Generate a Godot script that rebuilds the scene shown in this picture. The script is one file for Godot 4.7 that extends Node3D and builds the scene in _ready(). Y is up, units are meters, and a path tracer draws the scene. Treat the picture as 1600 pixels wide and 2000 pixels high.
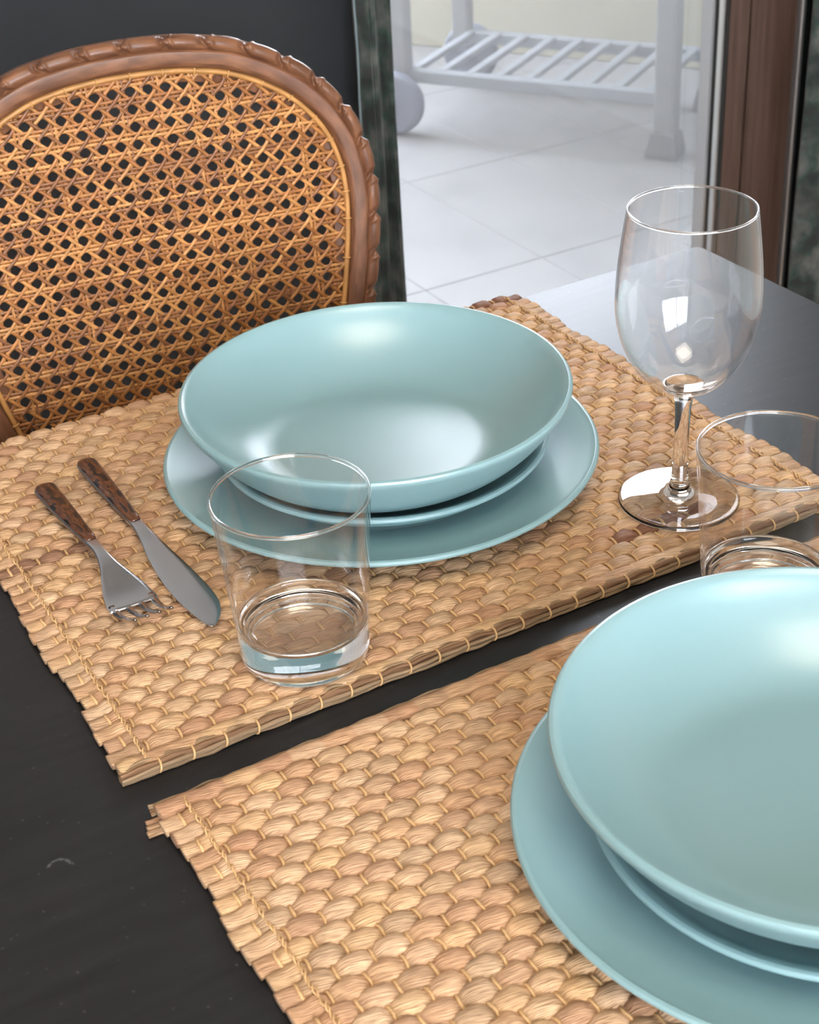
extends Node3D

const TT := 0.745            # height of the table top above the floor
const MT := 0.0086           # thickness of a placemat
var rng := RandomNumberGenerator.new()
var M := {}
var taken := {}

# ------------------------------------------------------------------ helpers
func numbered(called: String) -> String:
	if not taken.has(called):
		taken[called] = 0
		return called
	taken[called] += 1
	return "%s_%03d" % [called, taken[called]]

func tag(o: Node, label: String, category: String, group := "", kind := "") -> void:
	o.set_meta("label", label)
	if category != "": o.set_meta("category", category)
	if group != "": o.set_meta("group", group)
	if kind != "": o.set_meta("kind", kind)

func thing(called: String, at: Vector3, label: String, category: String, group := "") -> Node3D:
	var o := Node3D.new()
	o.name = numbered(called)
	o.position = at
	add_child(o)
	tag(o, label, category, group)
	return o

func part(called: String, mesh: Mesh, mat: Material, parent: Node) -> MeshInstance3D:
	var o := MeshInstance3D.new()
	o.name = numbered(called) if parent == self else called
	o.mesh = mesh
	o.material_override = mat
	parent.add_child(o, true)
	return o

func structure(called: String, mesh: Mesh, mat: Material, label: String) -> MeshInstance3D:
	var o := part(called, mesh, mat, self)
	o.set_meta("kind", "structure")
	o.set_meta("label", label)
	return o

func copy_of(o: Node3D, at: Vector3, label: String) -> Node3D:
	var stem := String(o.name)
	var c: Node3D = o.duplicate()
	c.name = numbered(stem)
	add_child(c)
	c.position = at
	c.set_meta("label", label)
	return c

func lin(r: float, g: float, b: float) -> Color:
	return Color(r / 255.0, g / 255.0, b / 255.0).srgb_to_linear()

func mat(col: Color, rough: float, metal := 0.0, spec := 0.5) -> StandardMaterial3D:
	var m := StandardMaterial3D.new()
	m.albedo_color = col
	m.roughness = rough
	m.metallic = metal
	m.metallic_specular = spec
	return m

# A grid of nu x nv points (index i * nv + j). cu / cv: the first and last row / column coincide.
func grid_mesh(P: PackedVector3Array, nu: int, nv: int, cu: bool, cv: bool, UV := PackedVector2Array(), COL := PackedColorArray(), flip := false) -> ArrayMesh:
	var n := PackedVector3Array()
	n.resize(nu * nv)
	for i in nu:
		var a := i - 1
		var b := i + 1
		if a < 0: a = nu - 2 if cu else 0
		if b >= nu: b = 1 if cu else nu - 1
		for j in nv:
			var c := j - 1
			var d := j + 1
			if c < 0: c = nv - 2 if cv else 0
			if d >= nv: d = 1 if cv else nv - 1
			var du := P[b * nv + j] - P[a * nv + j]
			var dv := P[i * nv + d] - P[i * nv + c]
			var q := du.cross(dv)
			if q.length_squared() < 1e-24:
				# a pole: look one row further in
				var i2 := clampi(i, 1, nu - 2)
				du = P[(i2 + 1) * nv + j] - P[(i2 - 1) * nv + j]
				dv = P[i2 * nv + d] - P[i2 * nv + c]
				q = du.cross(dv)
			q = q.normalized()
			n[i * nv + j] = -q if flip else q
	var idx := PackedInt32Array()
	idx.resize((nu - 1) * (nv - 1) * 6)
	var k := 0
	for i in nu - 1:
		for j in nv - 1:
			var p := i * nv + j
			var o := [p, p + 1, p + nv, p + 1, p + nv + 1, p + nv] if not flip else [p, p + nv, p + 1, p + 1, p + nv, p + nv + 1]
			for w in 6:
				idx[k] = o[w]
				k += 1
	var arr := []
	arr.resize(Mesh.ARRAY_MAX)
	arr[Mesh.ARRAY_VERTEX] = P
	arr[Mesh.ARRAY_NORMAL] = n
	if UV.size(): arr[Mesh.ARRAY_TEX_UV] = UV
	if COL.size(): arr[Mesh.ARRAY_COLOR] = COL
	arr[Mesh.ARRAY_INDEX] = idx
	var m := ArrayMesh.new()
	m.add_surface_from_arrays(Mesh.PRIMITIVE_TRIANGLES, arr)
	return m

# closed profile of (radius, height), anticlockwise seen with the axis at the left: outside upwards, inside downwards
func lathe(prof: Array, seg := 96) -> ArrayMesh:
	var P := PackedVector3Array()
	var UV := PackedVector2Array()
	var nu := prof.size()
	for i in nu:
		for j in seg + 1:
			var a := TAU * j / seg
			P.append(Vector3(prof[i].x * cos(a), prof[i].y, prof[i].x * sin(a)))
			UV.append(Vector2(float(j) / seg, float(i) / nu))
	return grid_mesh(P, nu, seg + 1, false, true, UV)

# smooth curve through 2D points
func spline2(pts: Array, per := 6) -> Array:
	var out := []
	for i in pts.size() - 1:
		var p0: Vector2 = pts[maxi(i - 1, 0)]
		var p1: Vector2 = pts[i]
		var p2: Vector2 = pts[i + 1]
		var p3: Vector2 = pts[mini(i + 2, pts.size() - 1)]
		for k in per:
			out.append(p1.cubic_interpolate(p2, p0, p3, float(k) / per))
	out.append(pts[-1])
	return out

# tube along a path; radii (a across, b up) per point may vary
func tube(path: PackedVector3Array, r: float, seg := 8, cols := PackedColorArray(), caps := true) -> ArrayMesh:
	var P := PackedVector3Array()
	var C := PackedColorArray()
	var UV := PackedVector2Array()
	var n := path.size()
	var up := Vector3.UP
	var l := 0.0
	var ext := 1 if caps else 0
	for i in range(-ext, n + ext):
		var q := clampi(i, 0, n - 1)
		var t := (path[mini(q + 1, n - 1)] - path[maxi(q - 1, 0)]).normalized()
		if absf(t.dot(up)) > 0.95: up = Vector3.RIGHT if absf(t.x) < 0.9 else Vector3.BACK
		var s := t.cross(up).normalized()
		up = s.cross(t).normalized()
		var rr := r if i == q else 0.0001
		if q > 0 and i == q: l += path[q].distance_to(path[q - 1])
		for j in seg + 1:
			var a := TAU * j / seg
			P.append(path[q] + (s * cos(a) + up * sin(a)) * rr)
			UV.append(Vector2(l, float(j) / seg))
			if cols.size(): C.append(cols[q])
	return grid_mesh(P, n + 2 * ext, seg + 1, false, true, UV, C, false)

# box with chamfered edges, centred
func bevel_box(size: Vector3, b: float, at := Vector3.ZERO, turn := Basis.IDENTITY, st: SurfaceTool = null) -> Mesh:
	var own := st == null
	if own:
		st = SurfaceTool.new()
		st.begin(Mesh.PRIMITIVE_TRIANGLES)
	var h := size / 2.0
	b = minf(b, minf(h.x, minf(h.y, h.z)) * 0.95)
	var quads := []
	for ax in 3:
		var u := (ax + 1) % 3
		var v := (ax + 2) % 3
		for s in [-1.0, 1.0]:
			var q := []
			for c in [[-1, -1], [1, -1], [1, 1], [-1, 1]]:
				var p := Vector3.ZERO
				p[ax] = s * h[ax]
				p[u] = c[0] * (h[u] - b)
				p[v] = c[1] * (h[v] - b)
				q.append(p)
			quads.append(q)
		for su in [-1.0, 1.0]:
			for sv in [-1.0, 1.0]:
				var q := []
				for c in [[-1, 0], [1, 0], [1, 1], [-1, 1]]:
					var p := Vector3.ZERO
					p[ax] = c[0] * (h[ax] - b)
					p[u] = su * (h[u] - (b if c[1] == 1 else 0.0))
					p[v] = sv * (h[v] - (b if c[1] == 0 else 0.0))
					q.append(p)
				quads.append(q)
	for sx in [-1.0, 1.0]:
		for sy in [-1.0, 1.0]:
			for sz in [-1.0, 1.0]:
				quads.append([Vector3(sx * h.x, sy * (h.y - b), sz * (h.z - b)), Vector3(sx * (h.x - b), sy * h.y, sz * (h.z - b)), Vector3(sx * (h.x - b), sy * (h.y - b), sz * h.z)])
	for q in quads:
		var mid := Vector3.ZERO
		for p in q: mid += p
		var nn: Vector3 = (q[1] - q[0]).cross(q[2] - q[0]).normalized()
		var o: Array = q.duplicate()
		if nn.dot(mid) > 0: o.reverse()
		else: nn = -nn
		for t in range(1, o.size() - 1):
			for p in [o[0], o[t], o[t + 1]]:
				st.set_normal(turn * nn)
				st.set_uv(Vector2(p.y + p.z * 0.13, p.x + p.z))
				st.add_vertex(at + turn * p)
	return st.commit() if own else null

func boxes(list: Array, b := 0.002) -> ArrayMesh:
	var st := SurfaceTool.new()
	st.begin(Mesh.PRIMITIVE_TRIANGLES)
	for l in list:
		var lo: Vector3 = l[0]
		var hi: Vector3 = l[1]
		bevel_box(hi - lo, b, (lo + hi) / 2.0, Basis.IDENTITY, st)
	return st.commit()

# ------------------------------------------------------------------ textures
func noise(seed_: int, freq: float, oct := 4) -> FastNoiseLite:
	var f := FastNoiseLite.new()
	f.seed = seed_
	f.noise_type = FastNoiseLite.TYPE_SIMPLEX_SMOOTH
	f.frequency = freq
	f.fractal_octaves = oct
	return f

func tex(im: Image) -> ImageTexture:
	return ImageTexture.create_from_image(im)

# streaks along u; tiles both ways along u
func streaks(w: int, h: int, seed_: int, fu: float, fv: float, lo: Color, hi: Color, power := 1.0, oct := 4) -> Image:
	var im := Image.create(w, h, false, Image.FORMAT_RGB8)
	var f := noise(seed_, 1.0, oct)
	for x in w:
		var a := TAU * x / w
		for y in h:
			var t := 0.5 + 0.62 * f.get_noise_3d(cos(a) * fu, sin(a) * fu, y * fv / h)
			im.set_pixel(x, y, lo.lerp(hi, pow(clampf(t, 0.0, 1.0), power)))
	return im

func blotches(w: int, seed_: int, freq: float, ramp: Gradient, oct := 5) -> NoiseTexture2D:
	var t := NoiseTexture2D.new()
	t.width = w
	t.height = w
	t.seamless = true
	t.noise = noise(seed_, freq, oct)
	t.color_ramp = ramp
	return t

func ramp(stops: Array) -> Gradient:
	var g := Gradient.new()
	var o := PackedFloat32Array()
	var c := PackedColorArray()
	for s in stops:
		o.append(s[0])
		c.append(s[1])
	g.offsets = o
	g.colors = c
	return g

func triplanar(m: StandardMaterial3D, scale: Vector3, world := true) -> StandardMaterial3D:
	m.uv1_triplanar = true
	m.uv1_world_triplanar = world
	m.uv1_scale = scale
	return m

func make_materials() -> void:
	# straw of the placemats: the colour comes from the vertex colours, the fibre lines from the texture
	var s := mat(Color.WHITE, 0.62, 0.0, 0.35)
	s.vertex_color_use_as_albedo = true
	s.albedo_texture = tex(streaks(512, 512, 3, 1.3, 58.0, Color(0.46, 0.36, 0.29), Color(1, 1, 1), 0.42, 3))
	s.heightmap_enabled = true
	s.heightmap_texture = tex(streaks(512, 512, 3, 1.3, 58.0, Color(0, 0, 0), Color(1, 1, 1), 0.7, 3))
	s.heightmap_scale = 0.085
	M.straw = s
	var tw := mat(Color(0.90, 0.76, 0.57), 0.7)
	tw.albedo_texture = tex(streaks(128, 64, 9, 2.0, 14.0, Color(0.75, 0.66, 0.55), Color(1, 1, 1)))
	tw.uv1_scale = Vector3(60, 1, 1)
	M.twine = tw
	# glazed stoneware
	var g := mat(Color(0.505, 0.630, 0.642), 0.30, 0.0, 0.62)
	M.glaze = g
	# clear glass
	var gl := mat(Color(1, 1, 1, 0.0), 0.0)
	gl.refraction_enabled = true
	gl.refraction_scale = 0.05
	gl.transparency = BaseMaterial3D.TRANSPARENCY_ALPHA
	M.glass = gl
	# the thin walls of the drinking glasses
	var tg := mat(Color(1, 1, 1, 0.0), 0.0)
	tg.transparency = BaseMaterial3D.TRANSPARENCY_ALPHA
	M.thin_glass = tg
	# brushed and polished steel
	M.steel = mat(Color(0.76, 0.76, 0.77), 0.24, 1.0)
	M.steel_shiny = mat(Color(0.72, 0.72, 0.73), 0.12, 1.0)
	# tortoise handle scales
	var ti := Image.create(256, 128, false, Image.FORMAT_RGB8)
	var f1 := noise(21, 0.022, 3)
	var f2 := noise(22, 0.05, 3)
	for x in 256:
		for y in 128:
			var a := 0.5 + 0.5 * f2.get_noise_2d(x, y)
			var c := Color(0.22, 0.125, 0.08).lerp(Color(0.46, 0.28, 0.17), a)
			var d := smoothstep(0.12, 0.30, f1.get_noise_2d(x, y * 1.2))
			ti.set_pixel(x, y, c.lerp(Color(0.10, 0.08, 0.075), d))
	var to := mat(Color.WHITE, 0.24)
	to.albedo_texture = tex(ti)
	M.tortoise = to
	# black stained table with grain, dust and a small crescent scratch; the picture covers the whole top once
	var grain := streaks(1536, 768, 31, 3.0, 95.0, Color(0.085, 0.083, 0.085), Color(0.135, 0.133, 0.135), 1.0, 4)
	rng.seed = 5
	for k in 2600:
		var v := rng.randf_range(0.17, 0.36)
		grain.set_pixel(rng.randi_range(0, 1535), rng.randi_range(0, 767), Color(v, v, v))
	for k in 26:
		var a := lerpf(0.25, 2.4, k / 25.0)
		var at := Vector2(-0.0445 + 0.0055 * cos(a), 0.0305 - 0.0075 * sin(a))
		grain.set_pixelv(Vector2i(int((at.x + 0.80) / 1.4215 * 1536), int((at.y + 0.3585) / 0.7505 * 768)), Color(0.34, 0.34, 0.34))
	var tb := mat(Color.WHITE, 0.36, 0.0, 0.46)
	tb.albedo_texture = tex(grain)
	tb.heightmap_enabled = true
	tb.heightmap_texture = tex(streaks(1024, 512, 33, 5.0, 200.0, Color(0, 0, 0), Color(1, 1, 1), 1.0, 2))
	tb.heightmap_scale = 0.0012
	tb.roughness = 0.40
	tb.uv1_scale = Vector3(1.0 / 1.4215, 1.0 / 0.7505, 1)
	tb.uv1_offset = Vector3(0.5, 0.5, 0)
	M.table = tb
	# walnut of the chair
	var w := mat(Color.WHITE, 0.38)
	w.albedo_texture = tex(streaks(512, 256, 41, 1.6, 16.0, Color(0.33, 0.205, 0.135), Color(0.57, 0.385, 0.265), 1.0, 5))
	M.walnut = w
	var cane := mat(Color.WHITE, 0.42)
	cane.vertex_color_use_as_albedo = true
	M.cane = cane
	var up := mat(Color(0.52, 0.42, 0.30), 0.9)
	up.rim_enabled = true
	up.rim = 0.4
	M.upholstery = up
	# room
	var dk := mat(Color(0.140, 0.160, 0.178), 0.55)
	dk.albedo_texture = blotches(256, 51, 0.02, ramp([[0.0, Color(0.9, 0.9, 0.9)], [1.0, Color(1, 1, 1)]]))
	M.dark_paint = triplanar(dk, Vector3.ONE * 1.3)
	var lt := mat(Color(0.92, 0.91, 0.89), 0.85)
	lt.albedo_texture = blotches(256, 52, 0.03, ramp([[0.0, Color(0.95, 0.95, 0.95)], [1.0, Color(1, 1, 1)]]))
	M.plaster = triplanar(lt, Vector3.ONE * 1.1)
	M.ceiling = mat(Color(0.95, 0.945, 0.93), 0.9)
	var fl := mat(Color.WHITE, 0.5)
	fl.albedo_texture = tex(streaks(512, 256, 53, 1.5, 12.0, Color(0.46, 0.36, 0.27), Color(0.62, 0.50, 0.39), 1.0, 5))
	M.floor = triplanar(fl, Vector3(0.8, 0.8, 0.8))
	var vel := mat(Color.WHITE, 0.8)
	vel.albedo_texture = blotches(512, 54, 0.014, ramp([[0.0, Color(0.06, 0.08, 0.075)], [0.40, Color(0.12, 0.145, 0.135)], [0.54, Color(0.17, 0.26, 0.225)], [0.66, Color(0.31, 0.315, 0.30)], [1.0, Color(0.45, 0.46, 0.435)]]), 6)
	vel.rim_enabled = true
	vel.rim = 0.5
	vel.rim_tint = 0.4
	M.velvet = triplanar(vel, Vector3(3.2, 2.2, 3.2))
	M.hem = mat(Color(0.52, 0.58, 0.60), 0.7)
	var dw := mat(Color.WHITE, 0.36)
	dw.albedo_texture = tex(streaks(512, 256, 55, 1.2, 14.0, Color(0.255, 0.185, 0.152), Color(0.375, 0.290, 0.248), 1.0, 5))
	M.door_wood = dw
	dw.uv1_scale = Vector3(0.6, 7.0, 1)
	M.white_frame = mat(Color(0.86, 0.86, 0.86), 0.4)
	M.glazing = mat(Color(0.58, 0.58, 0.59), 0.4)
	M.upper_paint = mat(Color(0.70, 0.70, 0.70), 0.85)
	M.aluminium = mat(Color(0.70, 0.70, 0.70), 0.35, 0.8)
	M.rubber = mat(Color(0.09, 0.09, 0.09), 0.7)
	var pane := mat(Color(0.86, 0.88, 0.92, 0.12), 0.02)
	pane.transparency = BaseMaterial3D.TRANSPARENCY_ALPHA
	M.pane = pane
	var til := mat(Color(0.51, 0.51, 0.512), 0.55)
	til.albedo_texture = blotches(512, 56, 0.008, ramp([[0.0, Color(0.90, 0.90, 0.90)], [0.45, Color(0.97, 0.97, 0.97)], [1.0, Color(1, 1, 1)]]), 5)
	M.tile = triplanar(til, Vector3.ONE * 0.9)
	M.grout = mat(Color(0.48, 0.48, 0.48), 0.9)
	var cr := mat(Color(0.68, 0.665, 0.595), 0.9)
	cr.albedo_texture = blotches(256, 57, 0.02, ramp([[0.0, Color(0.95, 0.95, 0.95)], [1.0, Color(1, 1, 1)]]))
	M.cream = triplanar(cr, Vector3.ONE * 0.8)
	M.cart = mat(Color(0.50, 0.515, 0.54), 0.5)
	M.cart_leg = mat(Color(0.485, 0.49, 0.495), 0.5)
	M.wheel = mat(Color(0.40, 0.42, 0.47), 0.6)
	M.cap = mat(Color(0.43, 0.43, 0.435), 0.6)
	var lamp := mat(Color(0.95, 0.94, 0.9), 0.5)
	lamp.emission_enabled = true
	lamp.emission = Color(1.0, 0.95, 0.87)
	lamp.emission_energy_multiplier = 1.5
	M.lamp = lamp

# ------------------------------------------------------------------ placemats
const ROW := 0.0097          # distance between two strands
const WARP := 0.00845        # distance between two warp threads

func straw_colour(base: Color, k: float) -> Color:
	return Color(base.r * k, base.g * k, base.b * k)

func strand_mesh(x0: float, x1: float, z: float, parity: int, base: Color, seed_: int, flat_edge: int) -> ArrayMesh:
	var r := RandomNumberGenerator.new()
	r.seed = seed_
	var f := noise(seed_, 1.0, 2)
	var per := 10
	var step := WARP * 2.0 / per
	var n := int((x1 - x0) / step) + 1
	var seg := 14
	var P := PackedVector3Array()
	var UV := PackedVector2Array()
	var C := PackedColorArray()
	var tones := [lin(246, 212, 174), lin(240, 201, 158), lin(224, 180, 140), lin(202, 156, 122), lin(208, 178, 142), lin(244, 205, 154)]
	var dark := [lin(160, 116, 92), lin(134, 98, 88), lin(176, 136, 108)]
	var chunk := -999
	var col := base
	var nxt := base
	var wide := 1.0
	var lift := 0.0
	var turn := 0.0
	var run := 0
	var run_col := base
	var u0 := r.randf() * 10.0
	for i in range(-1, n + 1):
		var q := clampi(i, 0, n - 1)
		var x := x0 + (x1 - x0) * q / (n - 1)
		var ph := (x / WARP - parity) / 2.0
		var c := int(floor(ph))
		if c != chunk:
			chunk = c
			if run > 0:
				run -= 1
			elif r.randf() < 0.011:
				run = r.randi_range(1, 4)
				run_col = dark[r.randi_range(0, 2)]
			col = base.lerp(tones[r.randi_range(0, 5)], 0.55)
			if run > 0: col = run_col
			wide = r.randf_range(0.92, 1.08)
			lift = r.randf_range(-0.0004, 0.0005)
			turn = r.randf_range(-0.26, 0.06)
		var s := ph - c
		var near := minf(s, 1.0 - s) * WARP * 2.0
		var bulge := (1.0 - exp(-pow(near / 0.0025, 2.0))) * (0.86 + 0.14 * sin(PI * s))
		var a := 0.0050 + 0.0010 * bulge * wide
		var b := 0.0022 + 0.0012 * bulge + lift * bulge
		var yc := 0.0026 + 0.0014 * bulge
		# towards the cut ends the strand lies flat and wide
		var e := minf(x - x0, x1 - x)
		var fl := 1.0 - smoothstep(0.006, 0.016, e)
		a = lerpf(a, 0.0052, fl)
		b = lerpf(b, 0.0027 - 0.0008 * fl, fl)
		yc = lerpf(yc, 0.0031, fl)
		var zc := z + 0.0007 * f.get_noise_1d(x * 60.0)
		# within a span the strand runs a little aslant
		zc += turn * 0.006 * (s - 0.5) * bulge
		if flat_edge == 1:
			a = 0.0052
			b = 0.0024 + 0.0003 * bulge
			yc = 0.0044
		elif flat_edge == 2:
			a = 0.0020
			b = 0.0012
			yc = 0.0014
		var k := 1.0 if i == q else 0.02
		for j in seg + 1:
			var an := TAU * j / seg
			var ca := cos(an)
			var sa := signf(sin(an)) * pow(absf(sin(an)), 0.78)
			# rounder than an ellipse, with a slightly uneven skin
			var w := 1.0 + 0.10 * f.get_noise_2d(x * 130.0, an * 1.3 + 20.0)
			P.append(Vector3(x, maxf(0.0003, yc + b * sa * k * w), zc + a * ca * k * w))
			UV.append(Vector2(u0 + x / 0.11, float(j) / seg + 0.8 * x / 0.11))
			var t := 1.0 + 0.16 * f.get_noise_2d(x * 70.0, an * 2.0 - 9.0)
			var cc := col
			if fl > 0.0 and i != q: cc = lin(236, 214, 186)
			C.append(Color(cc.r * t, cc.g * t, cc.b * t))
	return grid_mesh(P, n + 2, seg + 1, false, true, UV, C, false)

func warp_mesh(x: float, z0: float, rows: int, k: int, seed_: int) -> ArrayMesh:
	var f := noise(seed_, 1.0, 2)
	var path := PackedVector3Array()
	var per := 6
	for i in range(rows * per + 1):
		var row := float(i) / per                # strand r lies at row r + 0.5
		var over := cos(PI * (row - 0.5) + PI * (k % 2))      # 1 over, -1 under
		var y := 0.0033 + 0.0023 * clampf(over * 1.6, -1.0, 1.0)
		var z := z0 + row * ROW
		path.append(Vector3(x + 0.0006 * f.get_noise_1d(z * 90.0) + 0.0005 * sin(PI * row), y, z))
	return tube(path, 0.00082, 6)

func placemat(called: String, label: String, x0: float, z0: float, W: float, seed_: int, hem_front: bool) -> void:
	var o := thing(called, Vector3(x0, TT, z0), label, "placemat", "woven straw placemats on the black table")
	rng.seed = seed_
	var rows := 36
	var tones := [lin(245, 208, 168), lin(239, 197, 155), lin(228, 182, 142), lin(232, 194, 156), lin(243, 201, 154)]
	for r in rows:
		var a := rng.randf_range(-0.0014, 0.0014) + 0.0016 * sin(r * 0.55 + seed_)
		var b := W + rng.randf_range(-0.0014, 0.0014) + 0.0016 * sin(r * 0.7)
		var base: Color = tones[rng.randi_range(0, 4)]
		var hem := (r == rows - 1 and hem_front) or (r == 0 and not hem_front)
		var m := strand_mesh(a, b, (r + 0.5) * ROW, r % 2, base, seed_ * 100 + r, 1 if hem else 0)
		part("strand", m, M.straw, o)
	var nw := int((W - 0.008) / WARP)
	for i in range(1, nw + 1):
		part("warp_thread", warp_mesh(i * WARP, 0.0, rows, i, seed_ * 77 + i), M.twine, o)
	# stitched line along both short sides: a two-ply cord
	for sx in [0.0135, W - 0.0135]:
		for ply in 2:
			var path := PackedVector3Array()
			var f := noise(seed_ + ply, 1.0, 2)
			for i in 220:
				var z := 0.004 + (rows * ROW - 0.008) * i / 219.0
				var tw := z * 900.0 + ply * PI
				path.append(Vector3(sx + 0.0007 * cos(tw) + 0.0012 * f.get_noise_1d(z * 40.0), 0.0072 + 0.0006 * sin(tw) + 0.0005 * cos(TAU * z / ROW), z))
			part("stitch_cord", tube(path, 0.00055, 5), M.twine, o)
	# hem: loose straws laid along the edge and tied down every second warp
	var edge_z := rows * ROW if hem_front else 0.0
	var sgn := 1.0 if hem_front else -1.0
	for q in (11 if hem_front else 5):
		var path := PackedVector3Array()
		var cols := PackedColorArray()
		var f := noise(seed_ * 9 + q, 1.0, 2)
		var base: Color = [lin(240, 208, 166), lin(224, 182, 138), lin(206, 162, 124), lin(232, 200, 160)][q % 4]
		for i in 150:
			var x := -0.002 + (W + 0.004) * i / 149.0
			var tie := absf(sin(PI * (x / (WARP * 2.0))))
			var across := (q % 4 - 1.5) * 0.0017
			var high := 0.0016 + 0.0017 * (q / 4)
			if not hem_front:
				across = (q - 3.5) * 0.0007
				high = 0.0014 + 0.0009 * q
			path.append(Vector3(x, high + 0.0005 * tie * (q / 4) + 0.0007 * f.get_noise_1d(x * 60.0), edge_z + sgn * across * (0.8 + 0.2 * tie) + 0.0010 * f.get_noise_1d(x * 35.0 + 7.0)))
			var t := 1.0 + 0.2 * f.get_noise_1d(x * 40.0)
			cols.append(Color(base.r * t, base.g * t, base.b * t))
		part("hem_straw", tube(path, 0.00115 if hem_front else 0.0007, 6, cols), M.straw, o)
	for i in range(1, int(W / (WARP * 2.0))):
		var path := PackedVector3Array()
		for a in 13:
			var an := TAU * a / 12.0
			path.append(Vector3(i * WARP * 2.0 + 0.0008 * sin(an), 0.0036 + 0.0031 * sin(an), edge_z + 0.0042 * cos(an)))
		if hem_front: part("hem_tie", tube(path, 0.0006, 5), M.twine, o)
	if not hem_front:
		# the end of the folded hem sticks out below the first strands
		for q in 3:
			part("hem_fold", strand_mesh(-0.006 - 0.001 * q, 0.03, 0.006 + 0.0036 * q, 0, lin(214, 170, 128), seed_ * 31 + q, 2), M.straw, o)

# ------------------------------------------------------------------ crockery
func dish_profile(upper: Array, lower: Array) -> Array:
	# upper: from the centre out to the rim; lower: from the rim back to the centre
	var out := []
	var a := spline2(lower, 7)
	var b := spline2(upper, 7)
	out.append_array(a)
	out.append_array(b)
	return out

func plate_mesh(R: float, H: float, w: float) -> ArrayMesh:
	# w: width of the rising rim
	var f := R - w
	var up := [Vector2(R - 0.0022, H), Vector2(R - 0.006, H - 0.0016), Vector2(R - 0.36 * w, H - 0.0056), Vector2(R - 0.68 * w, 0.0098), Vector2(f, 0.0068), Vector2(f - 0.010, 0.0060), Vector2(f * 0.4, 0.0060), Vector2(0.0001, 0.0060)]
	var low := [Vector2(0.0001, 0.0022), Vector2(f - 0.022, 0.0022), Vector2(f - 0.018, 0.0001), Vector2(f - 0.013, 0.0001), Vector2(f - 0.008, 0.0016), Vector2(R - 0.62 * w, 0.0042), Vector2(R - 0.34 * w, H - 0.0112), Vector2(R - 0.006, H - 0.0058), Vector2(R - 0.0008, H - 0.0032), Vector2(R, H - 0.0016), Vector2(R - 0.0008, H - 0.0003)]
	return lathe(dish_profile(up, low), 128)

func bowl_mesh() -> ArrayMesh:
	var H := 0.0482
	var R := 0.1150
	var up := [Vector2(R - 0.0022, H), Vector2(R - 0.0052, H - 0.0026), Vector2(0.1040, 0.0372), Vector2(0.0950, 0.0275), Vector2(0.0830, 0.0182), Vector2(0.0730, 0.0128), Vector2(0.0640, 0.0104), Vector2(0.052, 0.0098), Vector2(0.02, 0.0098), Vector2(0.0001, 0.0098)]
	var low := [Vector2(0.0001, 0.0026), Vector2(0.048, 0.0026), Vector2(0.051, 0.0001), Vector2(0.057, 0.0001), Vector2(0.060, 0.0024), Vector2(0.0760, 0.0068), Vector2(0.0900, 0.0150), Vector2(0.1015, 0.0258), Vector2(0.1095, 0.0366), Vector2(R - 0.0010, H - 0.0050), Vector2(R, H - 0.0022), Vector2(R - 0.0006, H - 0.0005)]
	return lathe(dish_profile(up, low), 128)

func ring_mesh(R: float, y: float, r: float) -> ArrayMesh:
	var prof := []
	for i in 13:
		var a := TAU * i / 12.0 - PI / 2
		prof.append(Vector2(R + r * cos(a), y + r * 1.2 * sin(a)))
	return lathe(prof, 96)

func tumbler(at: Vector3, label: String) -> Node3D:
	var o := thing("glass_tumbler", at, label, "tumbler", "clear glass tumblers")
	var H := 0.0927
	var wall := [Vector2(0.0336, 0.0195), Vector2(0.0345, 0.0320), Vector2(0.0366, 0.0600), Vector2(0.0386, 0.0860), Vector2(0.0391, H - 0.0012), Vector2(0.0389, H - 0.0003), Vector2(0.0385, H), Vector2(0.0381, H - 0.0003), Vector2(0.0379, H - 0.0012), Vector2(0.0374, 0.0860), Vector2(0.0354, 0.0600), Vector2(0.0332, 0.0340), Vector2(0.0323, 0.0245), Vector2(0.0317, 0.0210)]
	part("wall", lathe(spline2(wall, 5), 96), M.thin_glass, o)
	part("rim", ring_mesh(0.0385, H - 0.0004, 0.0009), M.glass, o)
	var base := [Vector2(0.0001, 0.0012), Vector2(0.026, 0.0010), Vector2(0.0286, 0.0002), Vector2(0.0304, 0.0), Vector2(0.0318, 0.0007), Vector2(0.0326, 0.0022), Vector2(0.0329, 0.0050), Vector2(0.0333, 0.0140), Vector2(0.0336, 0.0202), Vector2(0.0331, 0.0214), Vector2(0.0319, 0.0214), Vector2(0.0302, 0.0190), Vector2(0.0268, 0.0168), Vector2(0.020, 0.0160), Vector2(0.010, 0.0158), Vector2(0.0001, 0.0157)]
	part("base", lathe(spline2(base, 5), 96), M.glass, o)
	return o

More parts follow.
